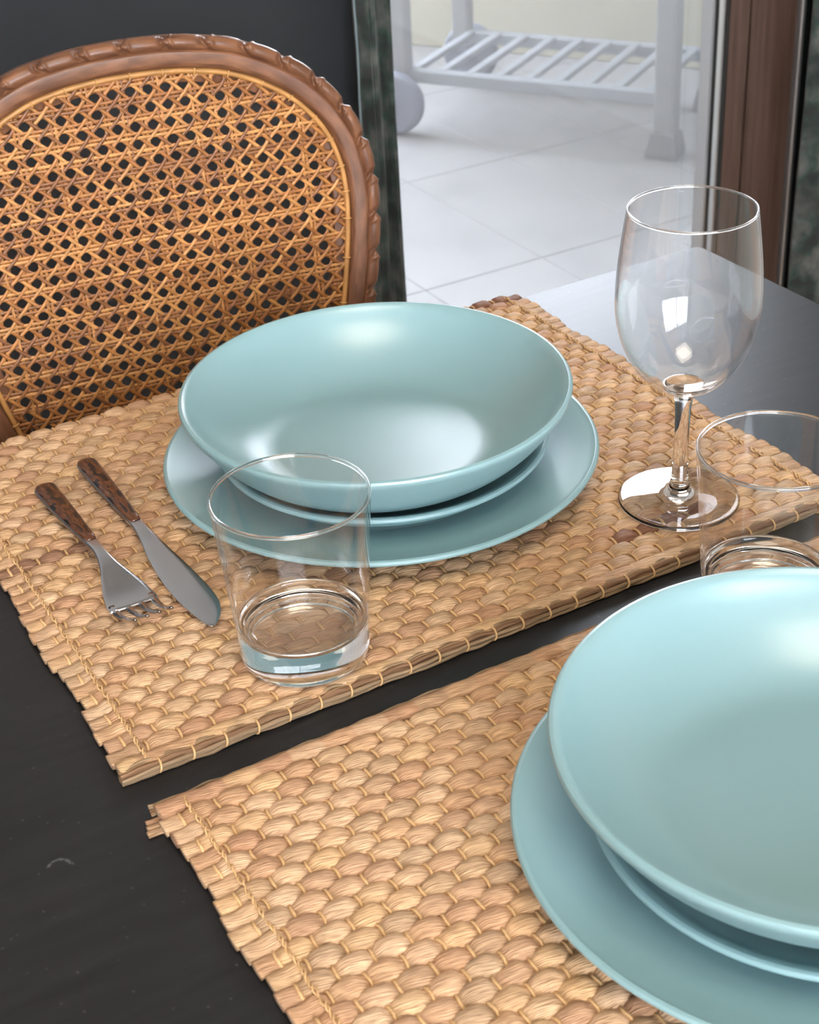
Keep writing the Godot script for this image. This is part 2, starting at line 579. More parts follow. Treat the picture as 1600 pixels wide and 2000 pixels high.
func wine_glass(at: Vector3, label: String) -> void:
	var o := thing("wine_glass", at, label, "wine glass")
	var H := 0.1766
	var cup := [Vector2(0.0110, 0.0722), Vector2(0.0205, 0.0782), Vector2(0.0288, 0.0880), Vector2(0.0350, 0.1010), Vector2(0.0384, 0.1150), Vector2(0.0392, 0.1270), Vector2(0.0383, 0.1440), Vector2(0.0362, 0.1620), Vector2(0.0342, H - 0.0010), Vector2(0.0339, H - 0.0002), Vector2(0.0335, H), Vector2(0.0332, H - 0.0008), Vector2(0.0353, 0.1615), Vector2(0.0374, 0.1440), Vector2(0.0383, 0.1270), Vector2(0.0375, 0.1152), Vector2(0.0340, 0.1016), Vector2(0.0278, 0.0894), Vector2(0.0196, 0.0802), Vector2(0.0110, 0.0756)]
	part("cup", lathe(spline2(cup, 5), 96), M.thin_glass, o)
	part("rim", ring_mesh(0.0335, H - 0.0003, 0.0006), M.glass, o)
	var stem := [Vector2(0.0001, 0.0010), Vector2(0.020, 0.0008), Vector2(0.0325, 0.0), Vector2(0.0341, 0.0004), Vector2(0.0346, 0.0014), Vector2(0.0340, 0.0023), Vector2(0.0300, 0.0031), Vector2(0.0200, 0.0044), Vector2(0.0110, 0.0060), Vector2(0.0074, 0.0078), Vector2(0.0058, 0.0110), Vector2(0.0047, 0.0180), Vector2(0.0042, 0.0330), Vector2(0.0043, 0.0520), Vector2(0.0049, 0.0640), Vector2(0.0066, 0.0695), Vector2(0.0108, 0.0724), Vector2(0.0118, 0.0738), Vector2(0.0112, 0.0752), Vector2(0.0050, 0.0745), Vector2(0.0001, 0.0743)]
	part("stem", lathe(spline2(stem, 5), 96), M.glass, o)

# ------------------------------------------------------------------ cutlery
# a flat bar along +z with a half width, a middle line in x and a height for each station
func bar_mesh(st: Array, thick: float, nx := 8, dome := 0.0) -> ArrayMesh:
	# st: [z, xc, half width, y, thickness factor]
	var P := PackedVector3Array()
	var UV := PackedVector2Array()
	var ring := nx * 2 + 2
	var rows := st.size()
	for i in range(-1, rows + 1):
		var q: Array = st[clampi(i, 0, rows - 1)]
		var kk := 1.0 if i >= 0 and i < rows else 0.02
		for j in ring + 1:
			var jj := j % ring
			var top := jj <= nx
			var t := (float(jj) / nx if top else 1.0 - float(jj - nx - 1) / nx) * 2.0 - 1.0
			var hh: float = thick * q[4] * 0.5 * kk
			var edge := sqrt(maxf(0.0, 1.0 - pow(absf(t), 6.0)))
			var y: float = (hh * (0.25 + 0.75 * edge) + dome * (1.0 - t * t)) * (1.0 if top else -1.0)
			P.append(Vector3(q[1] + t * q[2] * kk, q[3] + y, q[0]))
			UV.append(Vector2(q[0] * 9.0, t * 0.35 + 0.5))
	return grid_mesh(P, rows + 2, ring + 1, false, true, UV, PackedColorArray(), false)

func resample(keys: Array, n: int) -> Array:
	# keys: rows of numbers, smooth in the first column
	var out := []
	for i in n:
		var x: float = lerpf(keys[0][0], keys[-1][0], float(i) / (n - 1))
		var k := 0
		while k < keys.size() - 2 and keys[k + 1][0] < x: k += 1
		var t: float = (x - keys[k][0]) / (keys[k + 1][0] - keys[k][0])
		var row := [x]
		for c in range(1, keys[0].size()):
			row.append(cubic_interpolate(keys[k][c], keys[k + 1][c], keys[maxi(k - 1, 0)][c], keys[mini(k + 2, keys.size() - 1)][c], t))
		out.append(row)
	return out

func make_fork() -> void:
	var o := thing("fork", Vector3(0.0525, TT + MT, -0.276), "steel fork with brown tortoise handle lying left of the knife", "fork", "cutlery on the back placemat")
	var body := resample([[0.0, 0.0, 0.0045, 0.0030, 1.0], [0.004, 0.0, 0.0066, 0.0032, 1.0], [0.02, 0.0, 0.0066, 0.0040, 1.0], [0.06, 0.0, 0.0052, 0.0070, 1.0], [0.085, 0.0, 0.0040, 0.0095, 1.0], [0.097, 0.0, 0.0034, 0.0104, 1.1], [0.106, 0.0, 0.0038, 0.0104, 1.1], [0.116, 0.0, 0.0056, 0.0092, 1.0], [0.126, 0.0, 0.0088, 0.0070, 0.9], [0.136, 0.0, 0.0118, 0.0048, 0.8], [0.146, 0.0, 0.0134, 0.0036, 0.8], [0.152, 0.0, 0.0134, 0.0038, 0.8]], 60)
	part("body", bar_mesh(body, 0.0026, 10), M.steel, o)
	for k in 4:
		var xc := -0.0108 + 0.0072 * k
		var t := resample([[0.146, xc, 0.0024, 0.0036, 0.8], [0.154, xc, 0.0019, 0.0040, 0.8], [0.165, xc * 0.97, 0.0017, 0.0070, 0.8], [0.176, xc * 0.94, 0.0015, 0.0122, 0.8], [0.183, xc * 0.92, 0.0010, 0.0166, 0.7]], 18)
		part("tine", bar_mesh(t, 0.0024, 4), M.steel_shiny, o)
	handle_scales(o, [[0.0012, 0.0, 0.0040, 0.0, 0.2], [0.0045, 0.0, 0.0060, 0.0, 1.0], [0.02, 0.0, 0.0060, 0.0, 1.0], [0.06, 0.0, 0.0047, 0.0, 1.0], [0.084, 0.0, 0.0036, 0.0, 1.0], [0.0875, 0.0, 0.0030, 0.0, 0.2]], body)

func handle_scales(o: Node3D, keys: Array, body: Array) -> void:
	for s in [1.0, -1.0]:
		var st := resample(keys, 36)
		for q in st:
			var k := 0
			while k < body.size() - 2 and body[k + 1][0] < q[0]: k += 1
			q[3] = body[k][3] + s * 0.0017
			q[1] = body[k][1] + q[1]
		part("handle_scale", bar_mesh(st, 0.0024, 8, 0.0004), M.tortoise, o)

func make_knife() -> void:
	var o := thing("table_knife", Vector3(0.0838, TT + MT, -0.2895), "steel table knife with brown tortoise handle and broad curved blade", "knife", "cutlery on the back placemat")
	var body := resample([[0.0, 0.0, 0.0042, 0.0036, 1.0], [0.004, 0.0, 0.0062, 0.0036, 1.0], [0.02, 0.0, 0.0062, 0.0036, 1.0], [0.06, 0.0, 0.0050, 0.0038, 1.0], [0.086, 0.0, 0.0040, 0.0040, 1.1], [0.096, 0.0, 0.0041, 0.0040, 1.0], [0.106, 0.0, 0.0050, 0.0036, 0.7], [0.122, -0.0006, 0.0068, 0.0032, 0.55], [0.140, -0.0008, 0.0086, 0.0030, 0.5], [0.156, -0.0008, 0.0096, 0.0030, 0.5], [0.172, -0.0004, 0.0098, 0.0030, 0.5], [0.186, -0.0002, 0.0086, 0.0030, 0.5], [0.196, -0.0012, 0.0062, 0.0030, 0.45], [0.202, -0.0026, 0.0034, 0.0030, 0.4], [0.205, -0.0036, 0.0012, 0.0030, 0.35]], 80)
	part("blade", bar_mesh(body, 0.0028, 10), M.steel, o)
	handle_scales(o, [[0.0012, 0.0, 0.0038, 0.0, 0.2], [0.0045, 0.0, 0.0057, 0.0, 1.0], [0.02, 0.0, 0.0057, 0.0, 1.0], [0.06, 0.0, 0.0046, 0.0, 1.0], [0.084, 0.0, 0.0036, 0.0, 1.0], [0.0875, 0.0, 0.0030, 0.0, 0.2]], body)

# ------------------------------------------------------------------ chair
const CB := 0.12492          # recline of the backrest
const CPITCH := 0.0127       # distance of the cane holes
var CU0 := 0.090             # middle of the backrest in cane coordinates
var CY := 0.0                # height of the cane origin above the floor

func bp(u: float, v: float, d: float) -> Vector3:
	return Vector3(u, CY + v * cos(CB) + d * sin(CB), -v * sin(CB) + d * cos(CB))

# outline of the backrest, half of it: (distance from the middle, height); w 0 outer edge
func back_outline() -> PackedVector2Array:
	var half := [Vector2(0, 0.0605), Vector2(0.025, 0.0598), Vector2(0.050, 0.0570), Vector2(0.078, 0.0508), Vector2(0.106, 0.0385), Vector2(0.130, 0.0225), Vector2(0.150, 0.0015), Vector2(0.1635, -0.0215), Vector2(0.1710, -0.0475), Vector2(0.1730, -0.0710), Vector2(0.1718, -0.0945), Vector2(0.1675, -0.1260), Vector2(0.1605, -0.1620), Vector2(0.150, -0.205), Vector2(0.137, -0.245), Vector2(0.118, -0.280), Vector2(0.088, -0.308), Vector2(0.048, -0.323), Vector2(0, -0.327)]
	var sp := spline2(half, 6)
	var out := PackedVector2Array()
	for p in sp: out.append(Vector2(CU0 + p.x, p.y))
	for i in range(sp.size() - 2, 0, -1): out.append(Vector2(CU0 - sp[i].x, sp[i].y))
	return out

func offset_outline(o: PackedVector2Array, d: float) -> PackedVector2Array:
	var n := o.size()
	var out := PackedVector2Array()
	for i in n:
		var t := (o[(i + 1) % n] - o[(i + n - 1) % n]).normalized()
		out.append(o[i] + Vector2(-t.y, t.x) * -d)      # outline runs clockwise: the inside is to the right
	return out

func sweep_outline(o: PackedVector2Array, prof: Array, smooth_: bool) -> ArrayMesh:
	# prof: closed list of (inset, depth)
	var n := o.size()
	var P := PackedVector3Array()
	var UV := PackedVector2Array()
	var l := 0.0
	for i in n + 1:
		var k := i % n
		var t := (o[(k + 1) % n] - o[(k + n - 1) % n]).normalized()
		var nn := Vector2(t.y, -t.x)
		if i > 0: l += o[k].distance_to(o[(i - 1) % n])
		for j in prof.size() + 1:
			var q: Vector2 = prof[j % prof.size()]
			var p := o[k] + nn * q.x
			P.append(bp(p.x, p.y, q.y))
			UV.append(Vector2(l * 3.0, float(j) / prof.size() * 0.8))
	return grid_mesh(P, n + 1, prof.size() + 1, true, true, UV, PackedColorArray(), true)

func ribbon(pts: PackedVector3Array, side: Vector3, up: Vector3, w: float, h: float, col: Color, V: PackedVector3Array, N: PackedVector3Array, C: PackedColorArray, I: PackedInt32Array) -> void:
	var prof := [Vector2(-w, 0), Vector2(-w * 0.55, h), Vector2(w * 0.55, h), Vector2(w, 0), Vector2(0, -h * 0.6)]
	var nrm := [Vector2(-0.8, 0.5), Vector2(-0.35, 0.94), Vector2(0.35, 0.94), Vector2(0.8, 0.5), Vector2(0, -1)]
	var first := V.size()
	for i in pts.size():
		var t := 1.0 + 0.14 * sin(i * 1.7 + first * 0.013)
		for j in 5:
			V.append(pts[i] + side * prof[j].x + up * prof[j].y)
			N.append((side * nrm[j].x + up * nrm[j].y).normalized())
			C.append(Color(col.r * t, col.g * t, col.b * t))
	for i in pts.size() - 1:
		for j in 5:
			var a := first + i * 5 + j
			var b := first + i * 5 + (j + 1) % 5
			I.append_array([a, a + 5, b, b, a + 5, b + 5])

func cane_mesh(inner: PackedVector2Array) -> ArrayMesh:
	var V := PackedVector3Array()
	var N := PackedVector3Array()
	var C := PackedColorArray()
	var I := PackedInt32Array()
	rng.seed = 77
	var tones := [lin(166, 110, 54), lin(148, 92, 42), lin(184, 128, 70), lin(126, 78, 40), lin(156, 100, 48)]
	var vs := CPITCH * 0.96
	var up := bp(0, 0, 1) - bp(0, 0, 0)
	var lines := []       # [point, direction, half width, base depth, kind]
	for i in range(-20, 40):
		for s in [-1.0, 1.0]:
			lines.append([Vector2((i + 0.5) * CPITCH + s * 0.00150, 0), Vector2(0, 1), 0.00115, 0.0000, 0])
			lines.append([Vector2(0, (i - 24 + 0.5) * vs + s * 0.00150), Vector2(1, 0), 0.00115, 0.0006, 1])
	for i in range(-60, 60):
		lines.append([Vector2((i + 0.5) * CPITCH, 0), Vector2(CPITCH, vs).normalized(), 0.00125, 0.0008, 2])
		lines.append([Vector2((i + 0.5) * CPITCH, 0), Vector2(-CPITCH, vs).normalized(), 0.00125, 0.0008, 3])
	for l in lines:
		var p0: Vector2 = l[0]
		var d: Vector2 = l[1]
		var hits := []
		for i in inner.size():
			var a := inner[i]
			var b := inner[(i + 1) % inner.size()]
			var da := d.cross(a - p0)
			var db := d.cross(b - p0)
			if (da < 0) != (db < 0):
				var x := a.lerp(b, da / (da - db))
				hits.append((x - p0).dot(d))
		if hits.size() < 2: continue
		hits.sort()
		var t0: float = hits[0]
		var t1: float = hits[-1]
		if t1 - t0 < 0.004: continue
		var step := 0.0032
		var n := int((t1 - t0) / step) + 2
		var pts := PackedVector3Array()
		var j1 := rng.randf_range(-0.00025, 0.00025)
		var ph := rng.randf() * 6.0
		for i in n:
			var t := t0 + (t1 - t0) * i / (n - 1)
			var q := p0 + d * t + Vector2(d.y, -d.x) * (j1 + 0.0002 * sin(t * 90.0 + ph))
			var dep: float = l[3]
			match l[4]:
				0: dep += 0.00035 * sin(PI * q.y / vs)
				1: dep += -0.00035 * sin(PI * q.x / CPITCH)
				2: dep += 0.0010 * cos(TAU * q.x / CPITCH)
				3: dep -= 0.0010 * cos(TAU * q.x / CPITCH)
			pts.append(bp(q.x, q.y, dep))
		var along := (bp(d.x, d.y, 0) - bp(0, 0, 0)).normalized()
		ribbon(pts, along.cross(up).normalized(), up, l[2], 0.0005, tones[rng.randi_range(0, 4)] * rng.randf_range(0.85, 1.1), V, N, C, I)
	var arr := []
	arr.resize(Mesh.ARRAY_MAX)
	arr[Mesh.ARRAY_VERTEX] = V
	arr[Mesh.ARRAY_NORMAL] = N
	arr[Mesh.ARRAY_COLOR] = C
	arr[Mesh.ARRAY_INDEX] = I
	var m := ArrayMesh.new()
	m.add_surface_from_arrays(Mesh.PRIMITIVE_TRIANGLES, arr)
	return m

func ellipsoid(c: Vector3, ax: Vector3, ay: Vector3, az: Vector3) -> ArrayMesh:
	var P := PackedVector3Array()
	for i in 9:
		var th := PI * i / 8.0
		for j in 13:
			var a := TAU * j / 12.0
			P.append(c + ax * cos(th) + (ay * cos(a) + az * sin(a)) * sin(th))
	return grid_mesh(P, 9, 13, false, true)

func make_chair() -> void:
	var o := thing("dining_chair", Vector3(0.13024, 0, -0.50722), "carved walnut dining chair with woven cane oval back behind the table", "chair")
	o.rotation.y = deg_to_rad(-8.597)
	CY = TT + 0.14324
	var outer := back_outline()
	# flat band of the frame, with a rebate that carries the cane
	part("back_frame", sweep_outline(outer, [Vector2(0.0095, 0.0045), Vector2(0.0105, 0.0080), Vector2(0.0125, 0.0085), Vector2(0.0190, 0.0078), Vector2(0.0218, 0.0068), Vector2(0.0228, 0.0040), Vector2(0.0232, -0.0010), Vector2(0.0240, -0.0022), Vector2(0.0330, -0.0030), Vector2(0.0340, -0.0050), Vector2(0.0330, -0.0150), Vector2(0.0200, -0.0175), Vector2(0.0060, -0.0165), Vector2(0.0015, -0.0120), Vector2(0.0015, -0.0020), Vector2(0.0060, 0.0020)], true), M.walnut, o)
	# outer roll, carved as a twisted ribbon with a bead in every hollow
	var n := outer.size()
	var len_ := 0.0
	for i in n: len_ += outer[i].distance_to(outer[(i + 1) % n])
	var turns := int(round(len_ / 0.0300))
	var fine := PackedVector2Array()
	for i in n:
		for k in 5: fine.append(outer[i].lerp(outer[(i + 1) % n], k / 5.0))
	var P := PackedVector3Array()
	var UV := PackedVector2Array()
	var seg := 18
	var l := 0.0
	var fn := fine.size()
	var spots := []
	var last := -1
	for i in fn + 1:
		var k := i % fn
		var t := (fine[(k + 3) % fn] - fine[(k + fn - 3) % fn]).normalized()
		var nn := Vector2(t.y, -t.x)
		if i > 0: l += fine[k].distance_to(fine[(i - 1) % fn])
		var ph := l / len_ * turns
		if int(floor(ph)) != last and i < fn:
			last = int(floor(ph))
			spots.append([fine[k], t, nn])
		for j in seg + 1:
			var a := TAU * j / seg                       # 0: towards the inside, PI/2: to the front
			var skew := 0.14 * (sin(a) - 0.6 * cos(a))
			var s := fposmod(ph + skew + 0.5, 1.0) - 0.5
			var cut := exp(-pow(s / 0.085, 2.0)) - 0.25 * exp(-pow((s - 0.19) / 0.05, 2.0))
			var rr := 0.0055 - 0.0003 * cos(TAU * s) - 0.0036 * cut * clampf(sin(a) * 0.9 - cos(a) * 0.6 + 0.5, 0.0, 1.0)
			var p := fine[k] + nn * (0.0056 + cos(a) * rr)
			P.append(bp(p.x, p.y, 0.0035 + sin(a) * rr * 1.15))
			UV.append(Vector2(l * 3.0, float(j) / seg * 0.4))
	part("carved_ribbon", grid_mesh(P, fn + 1, seg + 1, true, true, UV, PackedColorArray(), false), M.walnut, o)
	for sp in spots:
		var p: Vector2 = sp[0] + sp[2] * 0.0050
		var t: Vector2 = (sp[1] + sp[2] * 0.15).normalized()
		var ax := (bp(t.x, t.y, 0) - bp(0, 0, 0)) * 0.0040
		var ay := (bp(-t.y, t.x, 0) - bp(0, 0, 0)) * 0.0022
		part("carved_bead", ellipsoid(bp(p.x, p.y, 0.0072), ax, ay, (bp(0, 0, 1) - bp(0, 0, 0)) * 0.0028), M.walnut, o)
	# cane panel and the cane strip that covers its edge
	var inner := offset_outline(outer, 0.0245)
	var weave := part("cane_weave", cane_mesh(inner), M.cane, o)
	weave.set_meta("kind", "stuff")
	weave.set_meta("label", "honey brown cane woven in six directions")
	var strip := PackedVector3Array()
	var cols := PackedColorArray()
	var mid := offset_outline(outer, 0.0250)
	for i in mid.size() + 1:
		var q := mid[i % mid.size()]
		strip.append(bp(q.x, q.y, 0.0016))
		var c := lin(184, 132, 74)
		var tt := 1.0 + 0.12 * sin(i * 0.9)
		cols.append(Color(c.r * tt, c.g * tt, c.b * tt))
	part("binding_strip", tube(strip, 0.0021, 8, cols, false), M.cane, o)
	var ties := offset_outline(outer, 0.0250)
	for i in range(0, ties.size(), 6):
		var q := ties[i]
		var t := (ties[(i + 1) % ties.size()] - ties[(i + ties.size() - 1) % ties.size()]).normalized()
		var path := PackedVector3Array()
		var tc := PackedColorArray()
		for a in 9:
			var an := PI * a / 8.0
			var off := Vector2(t.y, -t.x) * cos(an) * 0.0030
			path.append(bp(q.x + off.x, q.y + off.y, 0.0010 + 0.0030 * sin(an)))
			tc.append(lin(194, 144, 86))
		part("binding_tie", tube(path, 0.0007, 5, tc), M.cane, o)
	# posts, seat and legs
	for s in [-1.0, 1.0]:
		var path := PackedVector3Array()
		for i in 12:
			var t := i / 11.0
			var v := lerpf(-0.27, -0.62, t)
			path.append(bp(CU0 + s * lerpf(0.135, 0.165, t), v, -0.006))
		part("back_post", tube(path, 0.014, 12), M.walnut, o)
		var low := PackedVector3Array()
		for i in 12:
			var t := i / 11.0
			low.append(Vector3(CU0 + s * (0.165 + 0.01 * t), lerpf(0.40, 0.0, t), 0.055 - 0.07 * t * t))
		part("leg", tube(low, 0.016, 12), M.walnut, o)
		var leg := []
		for q in [[0.0001, 0.0], [0.011, 0.0], [0.013, 0.004], [0.010, 0.012], [0.014, 0.10], [0.019, 0.33], [0.021, 0.345], [0.016, 0.355], [0.022, 0.368], [0.022, 0.40], [0.0001, 0.40]]: leg.append(Vector2(q[0], q[1]))
		var fl := part("leg", lathe(leg, 24), M.walnut, o)
		fl.position = Vector3(CU0 + s * 0.195, 0, 0.43)
	var seat_o := PackedVector2Array([Vector2(-0.185, 0.035), Vector2(0.185, 0.035), Vector2(0.222, 0.40), Vector2(0.20, 0.445), Vector2(0.0, 0.462), Vector2(-0.20, 0.445), Vector2(-0.222, 0.40)])
	for lay in [["seat_rail", 0.385, 0.442, 1.0, M.walnut], ["seat_cushion", 0.440, 0.485, 0.97, M.upholstery]]:
		var Q := PackedVector3Array()
		var UQ := PackedVector2Array()
		var rings := [[0.001, lay[1]], [0.97, lay[1]], [1.0, lay[1] + 0.006], [1.0, lerpf(lay[1], lay[2], 0.7)], [0.975, lerpf(lay[1], lay[2], 0.9)], [0.9, lay[2]], [0.001, lay[2] + 0.004]]
		for ri in rings:
			for j in seat_o.size() + 1:
				var q := (seat_o[j % seat_o.size()] - Vector2(0, 0.25)) * float(ri[0]) * float(lay[3]) + Vector2(0, 0.25)
				Q.append(Vector3(CU0 + q.x, ri[1], q.y))
				UQ.append(q * 3.0)
		part(lay[0], grid_mesh(Q, rings.size(), seat_o.size() + 1, false, true, UQ), lay[4], o)

# ------------------------------------------------------------------ table
func make_table() -> void:
	var x0 := -0.80
	var x1 := 0.6215
	var z0 := -0.3585
	var z1 := 0.392
	var o := thing("dining_table", Vector3((x0 + x1) / 2, 0, (z0 + z1) / 2), "black stained wooden dining table under the straw placemats", "table")
	var hx := (x1 - x0) / 2
	var hz := (z1 - z0) / 2
	# the top with eased edges
	var P := PackedVector3Array()
	var UV := PackedVector2Array()
	var prof := [[0.0, -0.030], [0.0, -0.003], [0.0009, -0.0009], [0.003, 0.0]]
	var corner := 0.006
	var ring := []
	for c in 4:
		var cx: float = (hx - corner) * [1, -1, -1, 1][c]
		var cz: float = (hz - corner) * [1, 1, -1, -1][c]
		for k in 5:
			var a := PI / 2 * c + PI / 2 * k / 4.0
			ring.append([Vector2(cx, cz), Vector2(cos(a), sin(a)) * corner])
	var list := []
	list.append([0.0, -0.030, 0.0])
	for q in prof: list.append([1.0, q[1], q[0]])
	list.append([0.0, 0.0, 0.0])
	for q in list:
		for j in ring.size() + 1:
			var r: Array = ring[j % ring.size()]
			var p: Vector2 = (r[0] + r[1] - (r[1] as Vector2).normalized() * q[2]) * q[0]
			P.append(Vector3(p.x, TT + q[1], p.y))
			UV.append(p + Vector2(0, q[1]))
	var top := grid_mesh(P, list.size(), ring.size() + 1, false, true, UV)
	part("table_top", top, M.table, o)
	part("apron", boxes([[Vector3(-hx + 0.06, TT - 0.10, -hz + 0.05), Vector3(hx - 0.06, TT - 0.031, -hz + 0.07)], [Vector3(-hx + 0.06, TT - 0.10, hz - 0.07), Vector3(hx - 0.06, TT - 0.031, hz - 0.05)], [Vector3(-hx + 0.05, TT - 0.10, -hz + 0.06), Vector3(-hx + 0.07, TT - 0.031, hz - 0.06)], [Vector3(hx - 0.07, TT - 0.10, -hz + 0.06), Vector3(hx - 0.05, TT - 0.031, hz - 0.06)]]), M.table, o)
	for sx in [-1.0, 1.0]:
		for sz in [-1.0, 1.0]:
			part("leg", bevel_box(Vector3(0.055, TT - 0.031, 0.055), 0.004, Vector3(sx * (hx - 0.05), (TT - 0.031) / 2, sz * (hz - 0.05))), M.table, o)

# ------------------------------------------------------------------ room
const BACK_Z := -1.2         # inner face of the wall with the terrace door
const DOOR_X0 := 0.768
const DOOR_X1 := 1.497

func make_room() -> void:
	var h := 2.60
	var zo := BACK_Z - 0.14
	structure("floor", boxes([[Vector3(-2.4, -0.12, zo), Vector3(2.3, 0.0, 2.75)]], 0.001), M.floor, "brown wooden floor of the dining room")
	structure("ceiling", boxes([[Vector3(-2.4, h, zo), Vector3(2.3, h + 0.15, 2.75)]], 0.001), M.ceiling, "white ceiling of the dining room")
	var wb := structure("wall_back", boxes([[Vector3(-2.4, 0, zo), Vector3(DOOR_X0, 1.18, BACK_Z)], [Vector3(DOOR_X1, 0, zo), Vector3(2.3, 1.18, BACK_Z)]], 0.001), M.dark_paint, "dark slate painted wall behind the cane chair")
	part("upper_wall", boxes([[Vector3(-2.4, 1.18, zo), Vector3(DOOR_X0, h, BACK_Z)], [Vector3(DOOR_X1, 1.18, zo), Vector3(2.3, h, BACK_Z)], [Vector3(DOOR_X0, 2.12, zo), Vector3(DOOR_X1, h, BACK_Z)]], 0.001), M.upper_paint, wb)
	structure("wall_right", boxes([[Vector3(2.15, 0, zo), Vector3(2.3, h, 2.75)]], 0.001), M.plaster, "pale plaster wall at the right of the room")
	structure("wall_left", boxes([[Vector3(-2.4, 0, zo), Vector3(-2.25, h, 2.75)]], 0.001), M.plaster, "pale plaster wall at the left of the room")
	# wall behind the camera, with a wide window
	structure("wall_front", boxes([[Vector3(-2.4, 0, 2.6), Vector3(2.3, 0.85, 2.75)], [Vector3(-2.4, 2.30, 2.6), Vector3(2.3, h, 2.75)], [Vector3(-2.4, 0.85, 2.6), Vector3(-1.9, 2.30, 2.75)], [Vector3(0.6, 0.85, 2.6), Vector3(2.3, 2.30, 2.75)]], 0.001), M.plaster, "pale plaster wall with a wide window opposite the cane chair")
	var w := structure("window_1", boxes([[Vector3(-1.9, 0.85, 2.64), Vector3(0.6, 0.91, 2.70)], [Vector3(-1.9, 2.24, 2.64), Vector3(0.6, 2.30, 2.70)], [Vector3(-1.9, 0.91, 2.64), Vector3(-1.84, 2.24, 2.70)], [Vector3(0.54, 0.91, 2.64), Vector3(0.6, 2.24, 2.70)], [Vector3(-0.68, 0.91, 2.64), Vector3(-0.62, 2.24, 2.70)]], 0.002), M.white_frame, "white window frame opposite the cane chair")
	for a in [[-1.84, -0.68], [-0.62, 0.54]]:
		part("pane", boxes([[Vector3(a[0], 0.91, 2.667), Vector3(a[1], 2.24, 2.671)]], 0.0005), M.pane, w)
	# terrace door: wooden stiles, gaskets, a pane and a metal edge
	var d := Node3D.new()
	d.name = "door_1"
	d.set_meta("kind", "structure")
	d.set_meta("label", "glazed terrace door with brown wooden stile and pale gasket strips")
	add_child(d)
	var x := 1.357
	part("pane", boxes([[Vector3(0.79, 0.09, -1.262), Vector3(x + 0.01, 2.04, -1.256)]], 0.0005), M.pane, d)
	part("glazing_edge", boxes([[Vector3(x - 0.001, 0.09, -1.254), Vector3(x + 0.02, 2.04, -1.2295)]], 0.001), M.glazing, d)
	part("gasket", boxes([[Vector3(x + 0.003, 0.09, -1.230), Vector3(x + 0.02, 2.04, -1.218)]], 0.001), M.rubber, d)
	part("metal_strip", boxes([[Vector3(x + 0.000, 0.09, -1.2185), Vector3(x + 0.02, 2.04, -1.2065)]], 0.0015), M.aluminium, d)
	part("gasket", boxes([[Vector3(x + 0.003, 0.09, -1.207), Vector3(x + 0.02, 2.04, -1.2005)]], 0.0005), M.rubber, d)
	var wood := [[Vector3(x + 0.004, 0.0, -1.270), Vector3(x + 0.046, 2.12, -1.190)], [Vector3(x + 0.044, 0.0, -1.270), Vector3(DOOR_X1 - 0.010, 2.12, -1.193)]]
	part("stile", wood_boxes(wood, [0.013, 0.004]), M.door_wood, d)
	part("edge_trim", boxes([[Vector3(DOOR_X1 - 0.0105, 0.0, -1.215), Vector3(DOOR_X1 - 0.002, 2.12, -1.186)]], 0.002), M.aluminium, d)
	part("stile", wood_boxes([[Vector3(DOOR_X0, 0.0, -1.270), Vector3(0.800, 2.12, -1.205)]], [0.006]), M.door_wood, d)
	part("rail", wood_boxes([[Vector3(0.795, 2.035, -1.270), Vector3(x + 0.01, 2.12, -1.195)]], [0.006]), M.door_wood, d)
	part("rail", wood_boxes([[Vector3(0.795, 0.0, -1.270), Vector3(x + 0.01, 0.095, -1.195)]], [0.006]), M.door_wood, d)
	# curtains
	var c1 := thing("velvet_curtain", Vector3(0.7625, 0.02, -1.15), "narrow gathered dark green velvet curtain between slate wall and glass door", "curtain", "velvet curtains beside the terrace door")
	part("cloth", curtain_mesh(-0.0235, 0.0235, 2.25, 2.0, 0.014, 7), M.velvet, c1)
	part("hem", hem_mesh(-0.0250, 2.25), M.hem, c1)
	var c2 := thing("velvet_curtain", Vector3(1.65, 0.02, -1.15), "wide dark green velvet curtain right of the brown door stile", "curtain", "velvet curtains beside the terrace door")
	part("cloth", curtain_mesh(-0.178, 0.40, 2.25, 8.0, 0.016, 8), M.velvet, c2)
	var rod := thing("curtain_rod", Vector3(1.35, 2.285, -1.15), "dark metal rod carrying the velvet curtains", "curtain rod")
	part("rod", tube(PackedVector3Array([Vector3(-0.72, 0, 0), Vector3(0, 0, 0), Vector3(0.74, 0, 0)]), 0.012, 12), M.rubber, rod)
	for bx in [-0.68, 0.70]:
		part("bracket", boxes([[Vector3(bx - 0.006, -0.006, -0.050), Vector3(bx + 0.006, 0.006, 0.006)]]), M.rubber, rod)

# boxes of wood with the grain along their longest side
func wood_boxes(list: Array, bevels: Array) -> ArrayMesh:
	var st := SurfaceTool.new()
	st.begin(Mesh.PRIMITIVE_TRIANGLES)
	for i in list.size():
		var lo: Vector3 = list[i][0]
		var hi: Vector3 = list[i][1]
		bevel_box(hi - lo, bevels[i], (lo + hi) / 2.0, Basis.IDENTITY, st)
	return st.commit()

